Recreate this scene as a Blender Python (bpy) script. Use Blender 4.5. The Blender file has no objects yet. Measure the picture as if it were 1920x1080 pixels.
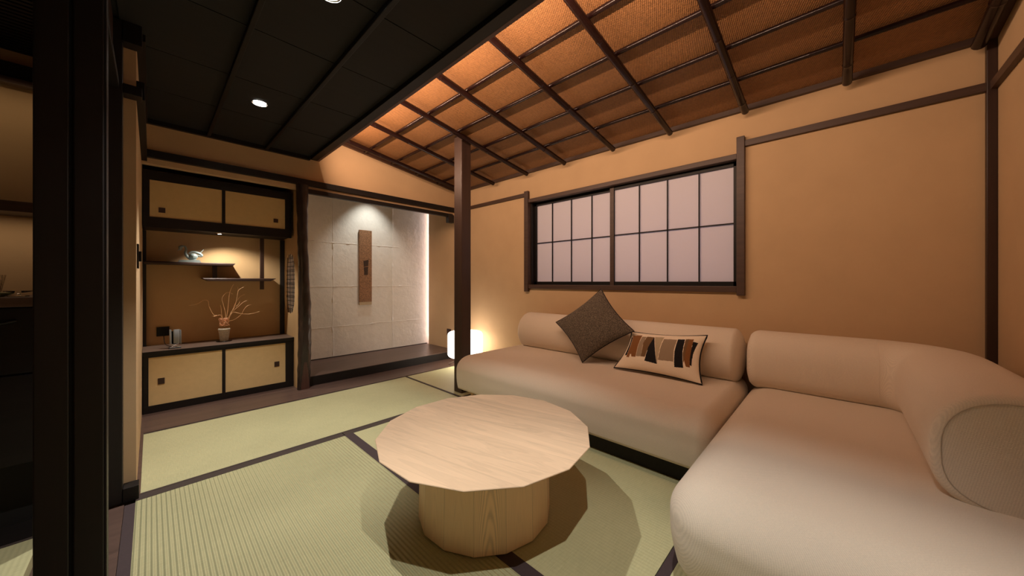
import bpy, bmesh, math, random
from mathutils import Vector, Matrix, noise
random.seed(7)
PI = math.pi
SC = bpy.context.scene
COL = SC.collection
SC.view_settings.view_transform = 'Standard'
SC.view_settings.look = 'None'
SC.view_settings.gamma = 1.0
SC.view_settings.use_curve_mapping = False
SC.view_settings.exposure = 0.15

# ------------------------------------------------------------------ camera
YAW = math.radians(46.47)
cd = bpy.data.cameras.new('camera')
cd.sensor_width = 36.0
cd.lens = 642.0 / 1920 * 36
cd.shift_y = -12.0 / 1920
cd.clip_start = 0.02
cam = bpy.data.objects.new('camera', cd)
COL.objects.link(cam)
cam.location = (0, 0, 1.0)
cam.rotation_euler = (PI / 2, 0, -YAW)
SC.camera = cam

# ------------------------------------------------------------------ world and lights
w = bpy.data.worlds.new('world')
SC.world = w
w.use_nodes = True
w.node_tree.nodes['Background'].inputs[0].default_value = (0.5, 0.45, 0.6, 1)
w.node_tree.nodes['Background'].inputs[1].default_value = 0.02


def spot(name, loc, target, power, color, angle, blend, radius=0.012):
    l = bpy.data.lights.new(name, 'SPOT')
    l.energy = power
    l.color = color
    l.spot_size = math.radians(angle)
    l.spot_blend = blend
    l.shadow_soft_size = radius
    o = bpy.data.objects.new(name, l)
    COL.objects.link(o)
    o.location = loc
    d = Vector(target) - Vector(loc)
    o.rotation_euler = d.to_track_quat('-Z', 'Y').to_euler()
    return o


def area(name, loc, target, sx, sy, power, color, roll=0.0, spread=180):
    l = bpy.data.lights.new(name, 'AREA')
    l.shape = 'RECTANGLE'
    l.size = sx
    l.size_y = sy
    l.energy = power
    l.color = color
    l.spread = math.radians(spread)
    o = bpy.data.objects.new(name, l)
    COL.objects.link(o)
    o.location = loc
    d = Vector(target) - Vector(loc)
    q = d.to_track_quat('-Z', 'Y')
    o.rotation_euler = (q.to_matrix() @ Matrix.Rotation(roll, 3, 'Z')).to_euler()
    return o


DL = [(0.49, 2.753), (0.50, 1.50), (0.50, 0.25)]        # ceiling downlights
DLC = (1.0, 0.96, 0.88)
for i, (x, y) in enumerate(DL):
    spot('downlight_lamp', (x - 0.02, y - 0.02, 2.158), (x - 0.02, y - 0.02, 0), (100, 80, 76)[i], DLC, (72, 84, 78)[i], (0.5, 0.55, 0.65)[i], 0.008)
# warm LED cove on top of the beam
area('cove_lamp', (1.099, 1.74, 2.205), (1.60, 1.74, 2.235), 3.25, 0.010, 37, (1.0, 0.65, 0.44))
# alcove ceiling spot and the slot light at the alcove's right corner
spot('alcove_lamp', (1.92, 4.09, 2.27), (1.93, 4.35, 0.85), 28, (1.0, 0.99, 0.90), 80, 0.8, 0.012)
area('alcove_slot_lamp', (2.935, 4.362, 1.15), (2.0, 4.42, 1.15), 0.02, 2.05, 5.5, (1.0, 0.85, 0.88))
# niche spot below the hanging cupboard
spot('niche_lamp', (0.404, 3.86, 1.405), (0.54, 4.03, 0.6), 19, (1.0, 0.93, 0.80), 124, 0.6, 0.008)
# floor lantern
# dusk light behind the paper window
area('window_daylight', (3.35, 1.45, 1.35), (2.8, 1.5, 1.4), 2.2, 1.3, 12, (0.76, 0.68, 0.95))
# neighbouring pantry lamps
area('pantry_lamp', (-0.55, 2.62, 1.90), (-0.55, 2.75, 1.3), 0.9, 0.03, 0.36, (1.0, 0.72, 0.42))
area('pantry_shelf_lamp', (-0.55, 2.66, 1.295), (-0.55, 2.68, 0.9), 0.9, 0.02, 0.45, (1.0, 0.74, 0.48))


# ------------------------------------------------------------------ materials
def srgb(r, g, b):
    f = lambda c: (c / 255 / 12.92) if c / 255 <= 0.04045 else ((c / 255 + 0.055) / 1.055) ** 2.4
    return (f(r), f(g), f(b), 1)


class NT:
    def __init__(s, name):
        s.m = bpy.data.materials.new(name)
        s.m.use_nodes = True
        s.t = s.m.node_tree
        s.b = s.t.nodes['Principled BSDF']
        s.tc = s.t.nodes.new('ShaderNodeTexCoord')
        s.o = s.tc.outputs['Object']

    def n(s, kind, **kw):
        nd = s.t.nodes.new(kind)
        for k, v in kw.items():
            if k in nd.inputs:
                nd.inputs[k].default_value = v
            else:
                setattr(nd, k, v)
        return nd

    def l(s, a, b):
        s.t.links.new(a, b)

    def math(s, op, a, b=None):
        nd = s.t.nodes.new('ShaderNodeMath')
        nd.operation = op
        for i, v in enumerate((a, b)):
            if v is None:
                continue
            if isinstance(v, (int, float)):
                nd.inputs[i].default_value = v
            else:
                s.l(v, nd.inputs[i])
        return nd.outputs[0]

    def mapping(s, scale=(1, 1, 1), rot=(0, 0, 0), loc=(0, 0, 0)):
        mp = s.n('ShaderNodeMapping')
        mp.inputs['Scale'].default_value = scale
        mp.inputs['Rotation'].default_value = rot
        mp.inputs['Location'].default_value = loc
        s.l(s.o, mp.inputs[0])
        return mp.outputs[0]

    def noise(s, vec, scale, detail=4, rough=0.55, dist=0):
        nd = s.n('ShaderNodeTexNoise', Scale=scale, Detail=detail, Roughness=rough, Distortion=dist)
        s.l(vec, nd.inputs['Vector'])
        return nd.outputs['Fac']

    def ramp(s, fac, stops):
        r = s.n('ShaderNodeValToRGB')
        e = r.color_ramp.elements
        e[0].position, e[0].color = stops[0]
        e[1].position, e[1].color = stops[-1]
        for p, c in stops[1:-1]:
            q = e.new(p)
            q.color = c
        s.l(fac, r.inputs[0])
        return r.outputs[0]

    def bump(s, h, strength=0.3, dist=0.01, prev=None):
        b = s.n('ShaderNodeBump', Strength=strength, Distance=dist)
        s.l(h, b.inputs['Height'])
        if prev:
            s.l(prev, b.inputs['Normal'])
        return b.outputs[0]


def mul(c, k):
    return (c[0] * k, c[1] * k, c[2] * k, 1)


def plain(name, col, rough=0.5, metal=0.0, var=0.08, scale=30, bump=0.0, spec=None):
    t = NT(name)
    f = t.noise(t.o, scale, 3)
    t.l(t.ramp(f, [(0.3, mul(col, 1 - var)), (0.7, mul(col, 1 + var))]), t.b.inputs['Base Color'])
    t.b.inputs['Roughness'].default_value = rough
    t.b.inputs['Metallic'].default_value = metal
    if spec is not None:
        t.b.inputs['Specular IOR Level'].default_value = spec
    if bump:
        t.l(t.bump(t.noise(t.o, scale * 4, 4), bump, 0.002), t.b.inputs['Normal'])
    return t.m


def wood(name, col, rough=0.4, axis=0, scale=1.0, var=0.25, spec=0.5, ring=False, bump=0.1):
    t = NT(name)
    sc = [26.0 * scale] * 3
    sc[axis] = 1.6 * scale
    v = t.mapping(tuple(sc))
    f = t.noise(v, 1.0, 6, 0.6, 0.6)
    sc2 = [150.0 * scale] * 3
    sc2[axis] = 5 * scale
    g = t.noise(t.mapping(tuple(sc2)), 1.0, 3)
    mix = t.math('ADD', t.math('MULTIPLY', f, 0.75), t.math('MULTIPLY', g, 0.25))
    t.l(t.ramp(mix, [(0.32, mul(col, 1 - var)), (0.5, col), (0.68, mul(col, 1 + var))]), t.b.inputs['Base Color'])
    t.b.inputs['Roughness'].default_value = rough
    t.b.inputs['Specular IOR Level'].default_value = spec
    t.l(t.bump(mix, bump, 0.002), t.b.inputs['Normal'])
    return t.m


def plaster(name, col):
    t = NT(name)
    f = t.noise(t.o, 3.0, 5)
    g = t.noise(t.o, 220.0, 3)
    t.l(t.ramp(f, [(0.3, mul(col, 0.95)), (0.7, mul(col, 1.04))]), t.b.inputs['Base Color'])
    t.b.inputs['Roughness'].default_value = 0.95
    t.b.inputs['Specular IOR Level'].default_value = 0.1
    t.l(t.bump(g, 0.25, 0.001), t.b.inputs['Normal'])
    return t.m


def tatami(name, axis, rib, k=1.0):
    """axis: coordinate across which the ribs repeat"""
    t = NT(name)
    sx = t.n('ShaderNodeSeparateXYZ')
    t.l(t.o, sx.inputs[0])
    u = sx.outputs[axis]
    v = sx.outputs[1 - axis]
    s = t.math('SINE', t.math('MULTIPLY', u, 2 * PI / 0.0155))
    sc = [300, 300, 1]
    sc[axis] = 20
    fine = t.noise(t.mapping(tuple(sc)), 1.0, 3)
    big = t.noise(t.o, 2.5, 3)
    base = srgb(182, 178, 138)
    base = mul(base, k)
    m = t.math('ADD', t.math('MULTIPLY', fine, 0.6), t.math('MULTIPLY', big, 0.4))
    t.l(t.ramp(m, [(0.3, mul(base, 0.86)), (0.7, mul(base, 1.1))]), t.b.inputs['Base Color'])
    t.b.inputs['Roughness'].default_value = 0.62
    t.b.inputs['Specular IOR Level'].default_value = 0.25
    n1 = t.bump(s, 1.0, rib)
    t.l(t.bump(fine, 0.25, 0.0006, n1), t.b.inputs['Normal'])
    return t.m


def rattan(name):
    t = NT(name)
    sx = t.n('ShaderNodeSeparateXYZ')
    t.l(t.o, sx.inputs[0])
    x, y = sx.outputs[0], sx.outputs[1]
    a = t.math('SINE', t.math('MULTIPLY', t.math('ADD', t.math('MULTIPLY', x, 0.55), y), 2 * PI / 0.0135))
    b = t.math('SINE', t.math('MULTIPLY', t.math('SUBTRACT', x, t.math('MULTIPLY', y, 0.35)), 2 * PI / 0.0125))
    p = t.math('ADD', t.math('MULTIPLY', t.math('MULTIPLY', a, b), 0.5), 0.5)
    nz = t.noise(t.o, 60.0, 3)
    h = t.math('ADD', t.math('MULTIPLY', p, 0.7), t.math('MULTIPLY', nz, 0.5))
    c = srgb(140, 98, 60)
    t.l(t.ramp(h, [(0.2, mul(c, 0.30)), (0.5, mul(c, 0.9)), (0.9, mul(c, 1.5))]), t.b.inputs['Base Color'])
    t.b.inputs['Roughness'].default_value = 0.55
    t.l(t.bump(h, 0.8, 0.004), t.b.inputs['Normal'])
    return t.m


def fabric(name, col, scale=900, axis_dir=True, rough=0.95, var=0.1):
    t = NT(name)
    sx = t.n('ShaderNodeSeparateXYZ')
    t.l(t.o, sx.inputs[0])
    k = 2 * PI / 0.0052
    a = t.math('SINE', t.math('MULTIPLY', t.math('ADD', sx.outputs[0], t.math('MULTIPLY', sx.outputs[2], 0.9)), k))
    b = t.math('SINE', t.math('MULTIPLY', t.math('ADD', sx.outputs[1], t.math('MULTIPLY', sx.outputs[2], 1.1)), k))
    p = t.math('MULTIPLY', a, b)
    nz = t.noise(t.o, 400.0, 2)
    h = t.math('ADD', t.math('MULTIPLY', p, 0.35), nz)
    t.l(t.ramp(h, [(0.1, mul(col, 1 - var)), (0.9, mul(col, 1 + var))]), t.b.inputs['Base Color'])
    t.b.inputs['Roughness'].default_value = rough
    t.b.inputs['Specular IOR Level'].default_value = 0.1
    t.b.inputs['Sheen Weight'].default_value = 0.15
    t.l(t.bump(h, 0.35, 0.0012), t.b.inputs['Normal'])
    return t.m


M = {}
M['wall'] = plaster('juraku_plaster', srgb(196, 166, 130))
M['niche_wall'] = plaster('niche_plaster', srgb(192, 158, 116))
M['door_paper'] = plain('cabinet_paper', srgb(210, 180, 128), 0.8, var=0.03)
M['dark'] = wood('dark_stained_wood', srgb(52, 34, 28), 0.42, 2)
M['dark_x'] = wood('dark_stained_wood_x', srgb(52, 34, 28), 0.42, 0)
M['dark_y'] = wood('dark_stained_wood_y', srgb(56, 38, 30), 0.42, 1)
M['black_x'] = wood('black_stained_wood', srgb(24, 19, 18), 0.5, 0, spec=0.3)
M['black_y'] = wood('black_stained_wood_y', srgb(17, 14, 13), 0.5, 1, spec=0.3)
M['black_z'] = wood('black_stained_wood_z', srgb(24, 18, 17), 0.5, 2)
M['brownpost'] = wood('brown_post_wood', srgb(60, 43, 36), 0.4, 2)
M['floorboard'] = wood('floor_board_wood', srgb(88, 68, 60), 0.38, 0)
M['ceilboard'] = wood('ceiling_board_wood', srgb(19, 17, 15), 0.8, 0, bump=0.2)
M['bamboo'] = plain('smoked_bamboo', srgb(28, 13, 12), 0.22, var=0.25, scale=14, spec=0.35)
M['trim'] = wood('trim_brown_wood', srgb(68, 48, 38), 0.5, 1)
M['trim_x'] = wood('trim_brown_wood_x', srgb(70, 48, 38), 0.45, 0)
M['table'] = wood('pale_ash_wood', srgb(232, 200, 160), 0.5, 0, 0.6, 0.10, 0.3, bump=0.05)
M['table_side'] = wood('pale_ash_wood_side', srgb(222, 184, 138), 0.5, 2, 0.5, 0.14, 0.3, bump=0.05)
M['tatamiX'] = tatami('tatami_ribs_x', 0, 0.0022)
M['tatamiX2'] = tatami('tatami_ribs_faint', 0, 0.00028)
M['tatamiY'] = tatami('tatami_ribs_y', 1, 0.0006)
M['heri'] = plain('tatami_border_cloth', srgb(62, 50, 44), 0.85, scale=200)
M['heri2'] = plain('tatami_border_cloth_dark', srgb(62, 48, 50), 0.85, scale=200)
M['rattan'] = rattan('woven_wicker')
M['sofa'] = fabric('sofa_wool', srgb(228, 214, 196))
M['sofa_seam'] = plain('sofa_seam_thread', srgb(190, 176, 156), 0.95)
M['worktop'] = wood('worktop_wood', srgb(122, 100, 88), 0.45, 0)
M['hewn'] = wood('hewn_red_wood', srgb(74, 46, 38), 0.45, 2)
M['plinth'] = plain('black_plinth', srgb(16, 15, 15), 0.7)


def mk_tweed():
    t = NT('dark_tweed')
    f = t.noise(t.o, 160.0, 4, 0.7)
    g = t.noise(t.mapping((70, 200, 200)), 1.0, 3, 0.6)
    h = t.math('ADD', t.math('MULTIPLY', f, 0.6), t.math('MULTIPLY', g, 0.4))
    t.l(t.ramp(h, [(0.38, srgb(56, 50, 46)), (0.5, srgb(90, 80, 70)), (0.62, srgb(138, 124, 106))]), t.b.inputs['Base Color'])
    t.b.inputs['Roughness'].default_value = 0.95
    t.l(t.bump(h, 0.6, 0.003), t.b.inputs['Normal'])
    return t.m


M['tweed'] = mk_tweed()
M['cream'] = fabric('cream_cloth', srgb(244, 228, 206))
M['black_c'] = fabric('black_cloth', srgb(34, 32, 34))
M['rust'] = fabric('rust_cloth', srgb(136, 90, 52))
M['taupe'] = fabric('taupe_cloth', srgb(158, 138, 116))
M['olive'] = fabric('olive_brown_cloth', srgb(120, 92, 64))
M['sand'] = fabric('sand_cloth', srgb(186, 168, 140))
M['blackmetal'] = plain('black_metal', srgb(26, 24, 24), 0.35, 0.6)
M['chrome'] = plain('chrome', (0.75, 0.75, 0.76, 1), 0.2, 1.0, 0.02)
M['silver'] = plain('satin_silver', srgb(158, 162, 166), 0.35, 0.5, 0.02)
M['ceramic'] = plain('grey_ceramic', srgb(120, 130, 130), 0.3, 0, 0.08)
M['vase'] = plain('speckled_vase_ceramic', srgb(200, 190, 172), 0.55, 0, 0.25, 90)
M['copper'] = plain('copper_twig', srgb(240, 196, 148), 0.5, 0.1, 0.15)
M['copper_red'] = plain('copper_ribbon', srgb(248, 190, 152), 0.4, 0.0, 0.15)
M['plaque'] = plain('speckled_brown_plaque', srgb(138, 100, 68), 0.7, 0, 0.6, 130, 0.5)
M['plaque_dark'] = plain('plaque_ink', srgb(52, 32, 16), 0.6)
M['handle'] = plain('dark_pull', srgb(48, 22, 16), 0.4)
M['celadon'] = plain('celadon_dish', srgb(150, 165, 130), 0.25)


def mk_log():
    t = NT('rough_log_bark')
    v = t.mapping((22, 22, 3))
    f = t.noise(v, 1.0, 6, 0.65, 0.8)
    sx = t.n('ShaderNodeSeparateXYZ')
    t.l(t.o, sx.inputs[0])
    t.l(t.ramp(f, [(0.3, srgb(24, 18, 16)), (0.55, srgb(48, 36, 31)), (0.75, srgb(96, 66, 52))]), t.b.inputs['Base Color'])
    t.b.inputs['Roughness'].default_value = 0.34
    t.l(t.bump(f, 0.5, 0.006), t.b.inputs['Normal'])
    return t.m


M['log'] = mk_log()


def mk_washi():
    t = NT('white_handmade_paper')
    f = t.noise(t.o, 14.0, 7, 0.6, 0.3)
    g = t.noise(t.o, 90.0, 4)
    c = srgb(220, 216, 208)
    t.l(t.ramp(f, [(0.3, mul(c, 0.95)), (0.7, mul(c, 1.03))]), t.b.inputs['Base Color'])
    t.b.inputs['Roughness'].default_value = 0.9
    n1 = t.bump(f, 0.28, 0.015)
    t.l(t.bump(g, 0.25, 0.003, n1), t.b.inputs['Normal'])
    return t.m


M['washi'] = mk_washi()


def mk_shoji():
    t = NT('shoji_paper')
    mix = t.n('ShaderNodeMixShader')
    tr = t.n('ShaderNodeBsdfTranslucent')
    tr.inputs[0].default_value = (0.75, 0.72, 0.74, 1)
    t.b.inputs['Base Color'].default_value = (0.80, 0.76, 0.76, 1)
    t.b.inputs['Roughness'].default_value = 0.9
    t.b.inputs['Specular IOR Level'].default_value = 0.1
    mix.inputs[0].default_value = 0.35
    out = t.t.nodes['Material Output']
    t.l(t.b.outputs[0], mix.inputs[1])
    t.l(tr.outputs[0], mix.inputs[2])
    t.l(mix.outputs[0], out.inputs[0])
    return t.m


M['shoji'] = mk_shoji()


def emis(name, col, s):
    t = NT(name)
    t.b.inputs['Base Color'].default_value = (0.8, 0.8, 0.8, 1)
    t.b.inputs['Emission Color'].default_value = col
    t.b.inputs['Emission Strength'].default_value = s
    return t.m


M['lantern'] = emis('lantern_glow', (1.0, 0.88, 0.74, 1), 4.6)
M['lens'] = emis('lens_glow', (1.0, 0.9, 0.78, 1), 12.0)


def mk_glass():
    t = NT('cut_glass')
    t.b.inputs['Transmission Weight'].default_value = 1.0
    t.b.inputs['Roughness'].default_value = 0.05
    t.b.inputs['IOR'].default_value = 1.45
    t.b.inputs['Base Color'].default_value = (0.95, 0.93, 0.9, 1)
    return t.m


M['glass'] = mk_glass()


# ------------------------------------------------------------------ mesh helpers
class MB:
    def __init__(s):
        s.v, s.f, s.mi, s.sm = [], [], [], []

    def add(s, vs, fs, mi=0, smooth=False):
        o = len(s.v)
        s.v += [tuple(v) for v in vs]
        for f in fs:
            s.f.append(tuple(i + o for i in f))
            s.mi.append(mi)
            s.sm.append(smooth)

    def box(s, a, b, mi=0, bev=0.0):
        x0, y0, z0 = [min(a[i], b[i]) for i in range(3)]
        x1, y1, z1 = [max(a[i], b[i]) for i in range(3)]
        if bev:
            bm = bmesh.new()
            vs = [bm.verts.new(p) for p in ((x0, y0, z0), (x1, y0, z0), (x1, y1, z0), (x0, y1, z0),
                                            (x0, y0, z1), (x1, y0, z1), (x1, y1, z1), (x0, y1, z1))]
            for f in ((0, 3, 2, 1), (4, 5, 6, 7), (0, 1, 5, 4), (1, 2, 6, 5), (2, 3, 7, 6), (3, 0, 4, 7)):
                bm.faces.new([vs[i] for i in f])
            bmesh.ops.bevel(bm, geom=bm.edges[:], offset=bev, segments=2, affect='EDGES', profile=0.6)
            bm.verts.index_update()
            s.add([v.co[:] for v in bm.verts], [[v.index for v in f.verts] for f in bm.faces], mi)
            bm.free()
            return s
        s.add([(x0, y0, z0), (x1, y0, z0), (x1, y1, z0), (x0, y1, z0), (x0, y0, z1), (x1, y0, z1), (x1, y1, z1), (x0, y1, z1)],
              [(0, 3, 2, 1), (4, 5, 6, 7), (0, 1, 5, 4), (1, 2, 6, 5), (2, 3, 7, 6), (3, 0, 4, 7)], mi)
        return s

    def prism(s, poly, axis, a, b, mi=0):
        """poly in the two other axes (order x<y<z), extruded along axis from a to b"""
        def P(p, t):
            q = list(p)
            q.insert(axis, t)
            return q
        n = len(poly)
        vs = [P(p, a) for p in poly] + [P(p, b) for p in poly]
        fs = [tuple(range(n)), tuple(range(2 * n - 1, n - 1, -1))]
        for i in range(n):
            j = (i + 1) % n
            fs.append((i, i + n, j + n, j))
        s.add(vs, fs, mi)
        return s

    def tube(s, pts, rad, n=12, mi=0, cap=True, smooth=True, closed=False):
        pts = [Vector(p) for p in pts]
        m = len(pts)
        if not hasattr(rad, '__len__'):
            rad = [rad] * m
        tan = []
        for i in range(m):
            if closed:
                t = pts[(i + 1) % m] - pts[i - 1]
            else:
                t = pts[min(i + 1, m - 1)] - pts[max(i - 1, 0)]
            tan.append(t.normalized() if t.length > 1e-9 else Vector((0, 0, 1)))
        up = Vector((0, 0, 1)) if abs(tan[0].z) < 0.9 else Vector((1, 0, 0))
        nx = tan[0].cross(up).normalized()
        vs = []
        for i in range(m):
            if i:
                nx = (nx - tan[i] * nx.dot(tan[i]))
                nx = nx.normalized() if nx.length > 1e-9 else tan[i].orthogonal().normalized()
            ny = tan[i].cross(nx)
            for k in range(n):
                a = 2 * PI * k / n
                vs.append(pts[i] + (nx * math.cos(a) + ny * math.sin(a)) * rad[i])
        fs = []
        for i in range(m if closed else m - 1):
            ii = (i + 1) % m
            for k in range(n):
                fs.append((i * n + k, i * n + (k + 1) % n, ii * n + (k + 1) % n, ii * n + k))
        s.add(vs, fs, mi, smooth)
        if cap and not closed:
            s.add(vs[:n], [tuple(range(n - 1, -1, -1))], mi)
            s.add(vs[-n:], [tuple(range(n))], mi)
        return s

    def lathe(s, prof, c=(0, 0, 0), n=32, mi=0, smooth=True, cap=True):
        vs, fs = [], []
        for r, z in prof:
            for k in range(n):
                a = 2 * PI * k / n
                vs.append((c[0] + r * math.cos(a), c[1] + r * math.sin(a), c[2] + z))
        for i in range(len(prof) - 1):
            for k in range(n):
                fs.append((i * n + k, i * n + (k + 1) % n, (i + 1) * n + (k + 1) % n, (i + 1) * n + k))
        s.add(vs, fs, mi, smooth)
        if cap and prof[0][0] > 1e-5:
            s.add(vs[:n], [tuple(range(n - 1, -1, -1))], mi)
        if cap and prof[-1][0] > 1e-5:
            s.add(vs[-n:], [tuple(range(n))], mi)
        return s

    def rbox(s, lo, hi, r, k=7, mid=3, mi=0, fn=None, low=None):
        """box with ellipsoidal edges; r = (rx, ry, rz)"""
        ax = []
        for i in range(3):
            L = [lo[i] + r[i] * (1 - math.tan(PI / 4 * (1 - j / k)))
                 for j in range(k + 1)]
            R = [hi[i] - (x - lo[i]) for x in L][::-1]
            mids = [L[-1] + (R[0] - L[-1]) * j / mid for j in range(1, mid)] if R[0] - L[-1] > 1e-4 else []
            if not mids and R[0] - L[-1] <= 1e-4:
                R = R[1:]
            ax.append(L + mids + R)
        idx = {}
        vs = []

        def vid(p):
            key = tuple(round(c, 6) for c in p)
            if key in idx:
                return idx[key]
            d = []
            q = []
            for i in range(3):
                c = min(max(p[i], lo[i] + r[i]), hi[i] - r[i])
                q.append(c)
                d.append((p[i] - c) / r[i])
            L = math.sqrt(sum(x * x for x in d))
            if L > 1e-9:
                out = [q[i] + d[i] / L * r[i] for i in range(3)]
                hd = math.hypot(d[0], d[1])
                if low is not None and d[2] < 0 and hd > 1e-9:
                    for i in (0, 1):
                        full = q[i] + d[i] / hd * r[i]
                        kk = low
                        if hd >= abs(d[2]) * 0.999:      # side faces: fuller towards the bottom
                            out[i] = full + (out[i] - full) * kk
                        else:
                            edge = full + (q[i] + d[i] / hd * r[i] / math.sqrt(2) - full) * kk
                            out[i] = q[i] + (edge - q[i]) * (hd / abs(d[2]))
                    if hd >= abs(d[2]) * 0.999:
                        out[2] = q[2] + (out[2] - q[2]) * (1 + (math.sqrt(2) * 0.985 - 1) * abs(d[2]) / hd)
                    else:
                        out[2] = q[2] - r[2] * (1 - 0.015 * hd / abs(d[2]))
            else:
                out = list(p)
            if fn:
                out = fn(out)
            idx[key] = len(vs)
            vs.append(out)
            return idx[key]
        fs = []
        for a in range(3):
            b, c = (a + 1) % 3, (a + 2) % 3
            for side, val in ((0, lo[a]), (1, hi[a])):
                for i in range(len(ax[b]) - 1):
                    for j in range(len(ax[c]) - 1):
                        q = []
                        for (ii, jj) in ((i, j), (i + 1, j), (i + 1, j + 1), (i, j + 1)):
                            p = [0, 0, 0]
                            p[a], p[b], p[c] = val, ax[b][ii], ax[c][jj]
                            q.append(vid(p))
                        fs.append(tuple(q if side else q[::-1]))
        s.add(vs, fs, mi, True)
        return s

    def build(s, name, mats, parent=None, base=None, **tags):
        me = bpy.data.meshes.new(name)
        o = bpy.data.objects.new(name, me)
        off = Vector(base) if base is not None else Vector((0, 0, 0))
        me.from_pydata([tuple(Vector(v) - off) for v in s.v], [], s.f)
        if not isinstance(mats, (list, tuple)):
            mats = [mats]
        for m in mats:
            me.materials.append(M[m] if isinstance(m, str) else m)
        me.polygons.foreach_set('material_index', s.mi)
        me.polygons.foreach_set('use_smooth', s.sm)
        me.update()
        COL.objects.link(o)
        o.location = off
        if parent is not None:
            o.parent = parent
            o.matrix_parent_inverse = Matrix.Translation(-parent.location)
            o.location = off
        for k, v in tags.items():
            o[k] = v
        return o


def tag(o, label, cat, group=None):
    o['label'] = label
    o['category'] = cat
    if group:
        o['group'] = group
    return o


def thing(name, loc, label, cat, group=None):
    o = bpy.data.objects.new(name, None)
    o.empty_display_size = 0.05
    COL.objects.link(o)
    o.location = loc
    return tag(o, label, cat, group)


def struct(name, mb, m):
    return mb.build(name, m, kind='structure')


def box(a, b, bev=0.0):
    return MB().box(a, b, 0, bev)


XW = 2.80        # window wall
YN = 3.63        # alcove front plane
zr = lambda x: 2.19 + 0.153 * (XW - x)       # wicker ceiling underside

# ------------------------------------------------------------------ room shell
struct('floor', box((-1.7, -0.7, -0.12), (2.95, 4.5, -0.045)), 'floorboard')
mb = MB()
for a, b in ((3.318, 3.66),):
    mb.box((-0.05, a, -0.045), (2.80, b, 0.0), bev=0.002)
mb.box((-0.05, 3.66, -0.045), (0.94, 4.14, 0.0))
struct('trim_1', mb, 'floorboard')                          # board strip in front of the alcove
mb = MB().box((0.968, 3.66, -0.045), (2.8, 4.40, 0.09), bev=0.003)
struct('trim_2', mb, ['floorboard'])                        # raised alcove floor
mb = MB().box((0.968, 3.655, 0.0), (2.8, 3.662, 0.086))
struct('trim_3', mb, ['black_x'])
mb = MB().box((-0.05, 2.37, -0.045), (-0.036, 3.318, 0.002))
struct('trim_4', mb, ['floorboard'])

# window wall with its opening
mb = MB()
mb.box((XW, -0.65, -0.1), (XW + 0.14, 0.50, 2.4))
mb.box((XW, 0.50, -0.1), (XW + 0.14, 2.40, 0.935))
mb.box((XW, 0.50, 1.86), (XW + 0.14, 2.40, 2.4))
mb.box((XW, 2.40, -0.1), (XW + 0.14, 4.345, 2.4))
struct('wall_right', mb, 'wall')
struct('wall_front', box((-1.7, -0.68, -0.1), (XW, -0.555, 2.6)), 'wall')
mb = MB()
mb.prism([(-0.05, 1.86), (1.0, 1.86), (XW, 1.86), (XW, zr(XW) + 0.03), (1.05, zr(1.05) + 0.03), (1.05, 2.2), (-0.05, 2.2)], 1, YN, YN + 0.06)
struct('wall_back', mb, 'wall')
mb = MB()
mb.box((-0.14, 2.40, -0.1), (-0.05, 4.25, 2.25))
struct('wall_left', mb, 'wall')
mb = MB().box((-0.05, 4.14, -0.1), (0.94, 4.25, 2.25))
struct('wall_niche', mb, 'niche_wall')
# alcove back wall with pasted paper sheets
mb = MB()
mb.box((0.94, 4.40, 0.0), (2.95, 4.50, 2.4))


def ridge(p, q, seed):
    rnd = random.Random(seed)
    n = int((Vector(q) - Vector(p)).length / 0.02)
    pts, rad = [], []
    for i in range(n + 1):
        t = i / n
        v = Vector(p).lerp(Vector(q), t)
        j = noise.noise(Vector((t * 9, seed, 0))) * 0.010
        v += Vector((j if abs(p[0] - q[0]) < 0.01 else 0, 0, j if abs(p[2] - q[2]) < 0.01 else 0))
        pts.append(v)
        rad.append(0.0028 + max(0, noise.noise(Vector((t * 30, seed + 5, 0)))) * 0.012)
    mb.tube(pts, rad, 6)


for i, x in enumerate((1.502, 2.265)):
    ridge((x, 4.40, 0.1), (x, 4.40, 2.25), i)
for i, (z, x1) in enumerate(((1.465, 2.35), (0.942, 2.55), (0.455, 2.75))):
    ridge((1.05, 4.40, z), (x1, 4.40, z + (0.01 if i == 0 else 0)), i + 4)
struct('wall_alcove', mb, 'washi')
struct('trim_5', box((1.0, 4.388, 0.09), (XW, 4.399, 0.098)), 'black_x')
# ceiling over the alcove and niche
struct('ceiling_alcove', box((0.94, 3.69, 2.30), (2.95, 4.5, 2.34)), 'ceilboard')
struct('ceiling_niche', box((-0.05, 3.69, 1.93), (0.94, 4.14, 1.96)), 'black_x')
# closing walls behind the camera and in the pantry
struct('wall_rear', box((-1.75, -0.7, -0.1), (-1.65, 2.95, 2.4)), 'wall')
struct('wall_pantry', box((-1.7, 2.80, -0.1), (-0.14, 2.95, 2.4)), 'wall')
struct('wall_slot', box((2.945, 4.345, 0.0), (2.96, 4.41, 2.4)), 'washi')

# ---- partition between niche and alcove with an arched opening
YC0, YC1, ZC0, ZC1 = 3.745, 4.115, 0.685, 1.275


def arch(n=28):
    """outline of the opening in (y, z)"""
    yc, hw = (YC0 + YC1) / 2, (YC1 - YC0) / 2
    zc, hh = (ZC0 + ZC1) / 2, (ZC1 - ZC0) / 2
    out = []
    for i in range(n):
        a = 2 * PI * i / n
        e = 2 / 2.9
        out.append((yc + hw * math.copysign(abs(math.cos(a)) ** e, math.cos(a)),
                    zc + hh * math.copysign(abs(math.sin(a)) ** e, math.sin(a))))
    return out


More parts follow.
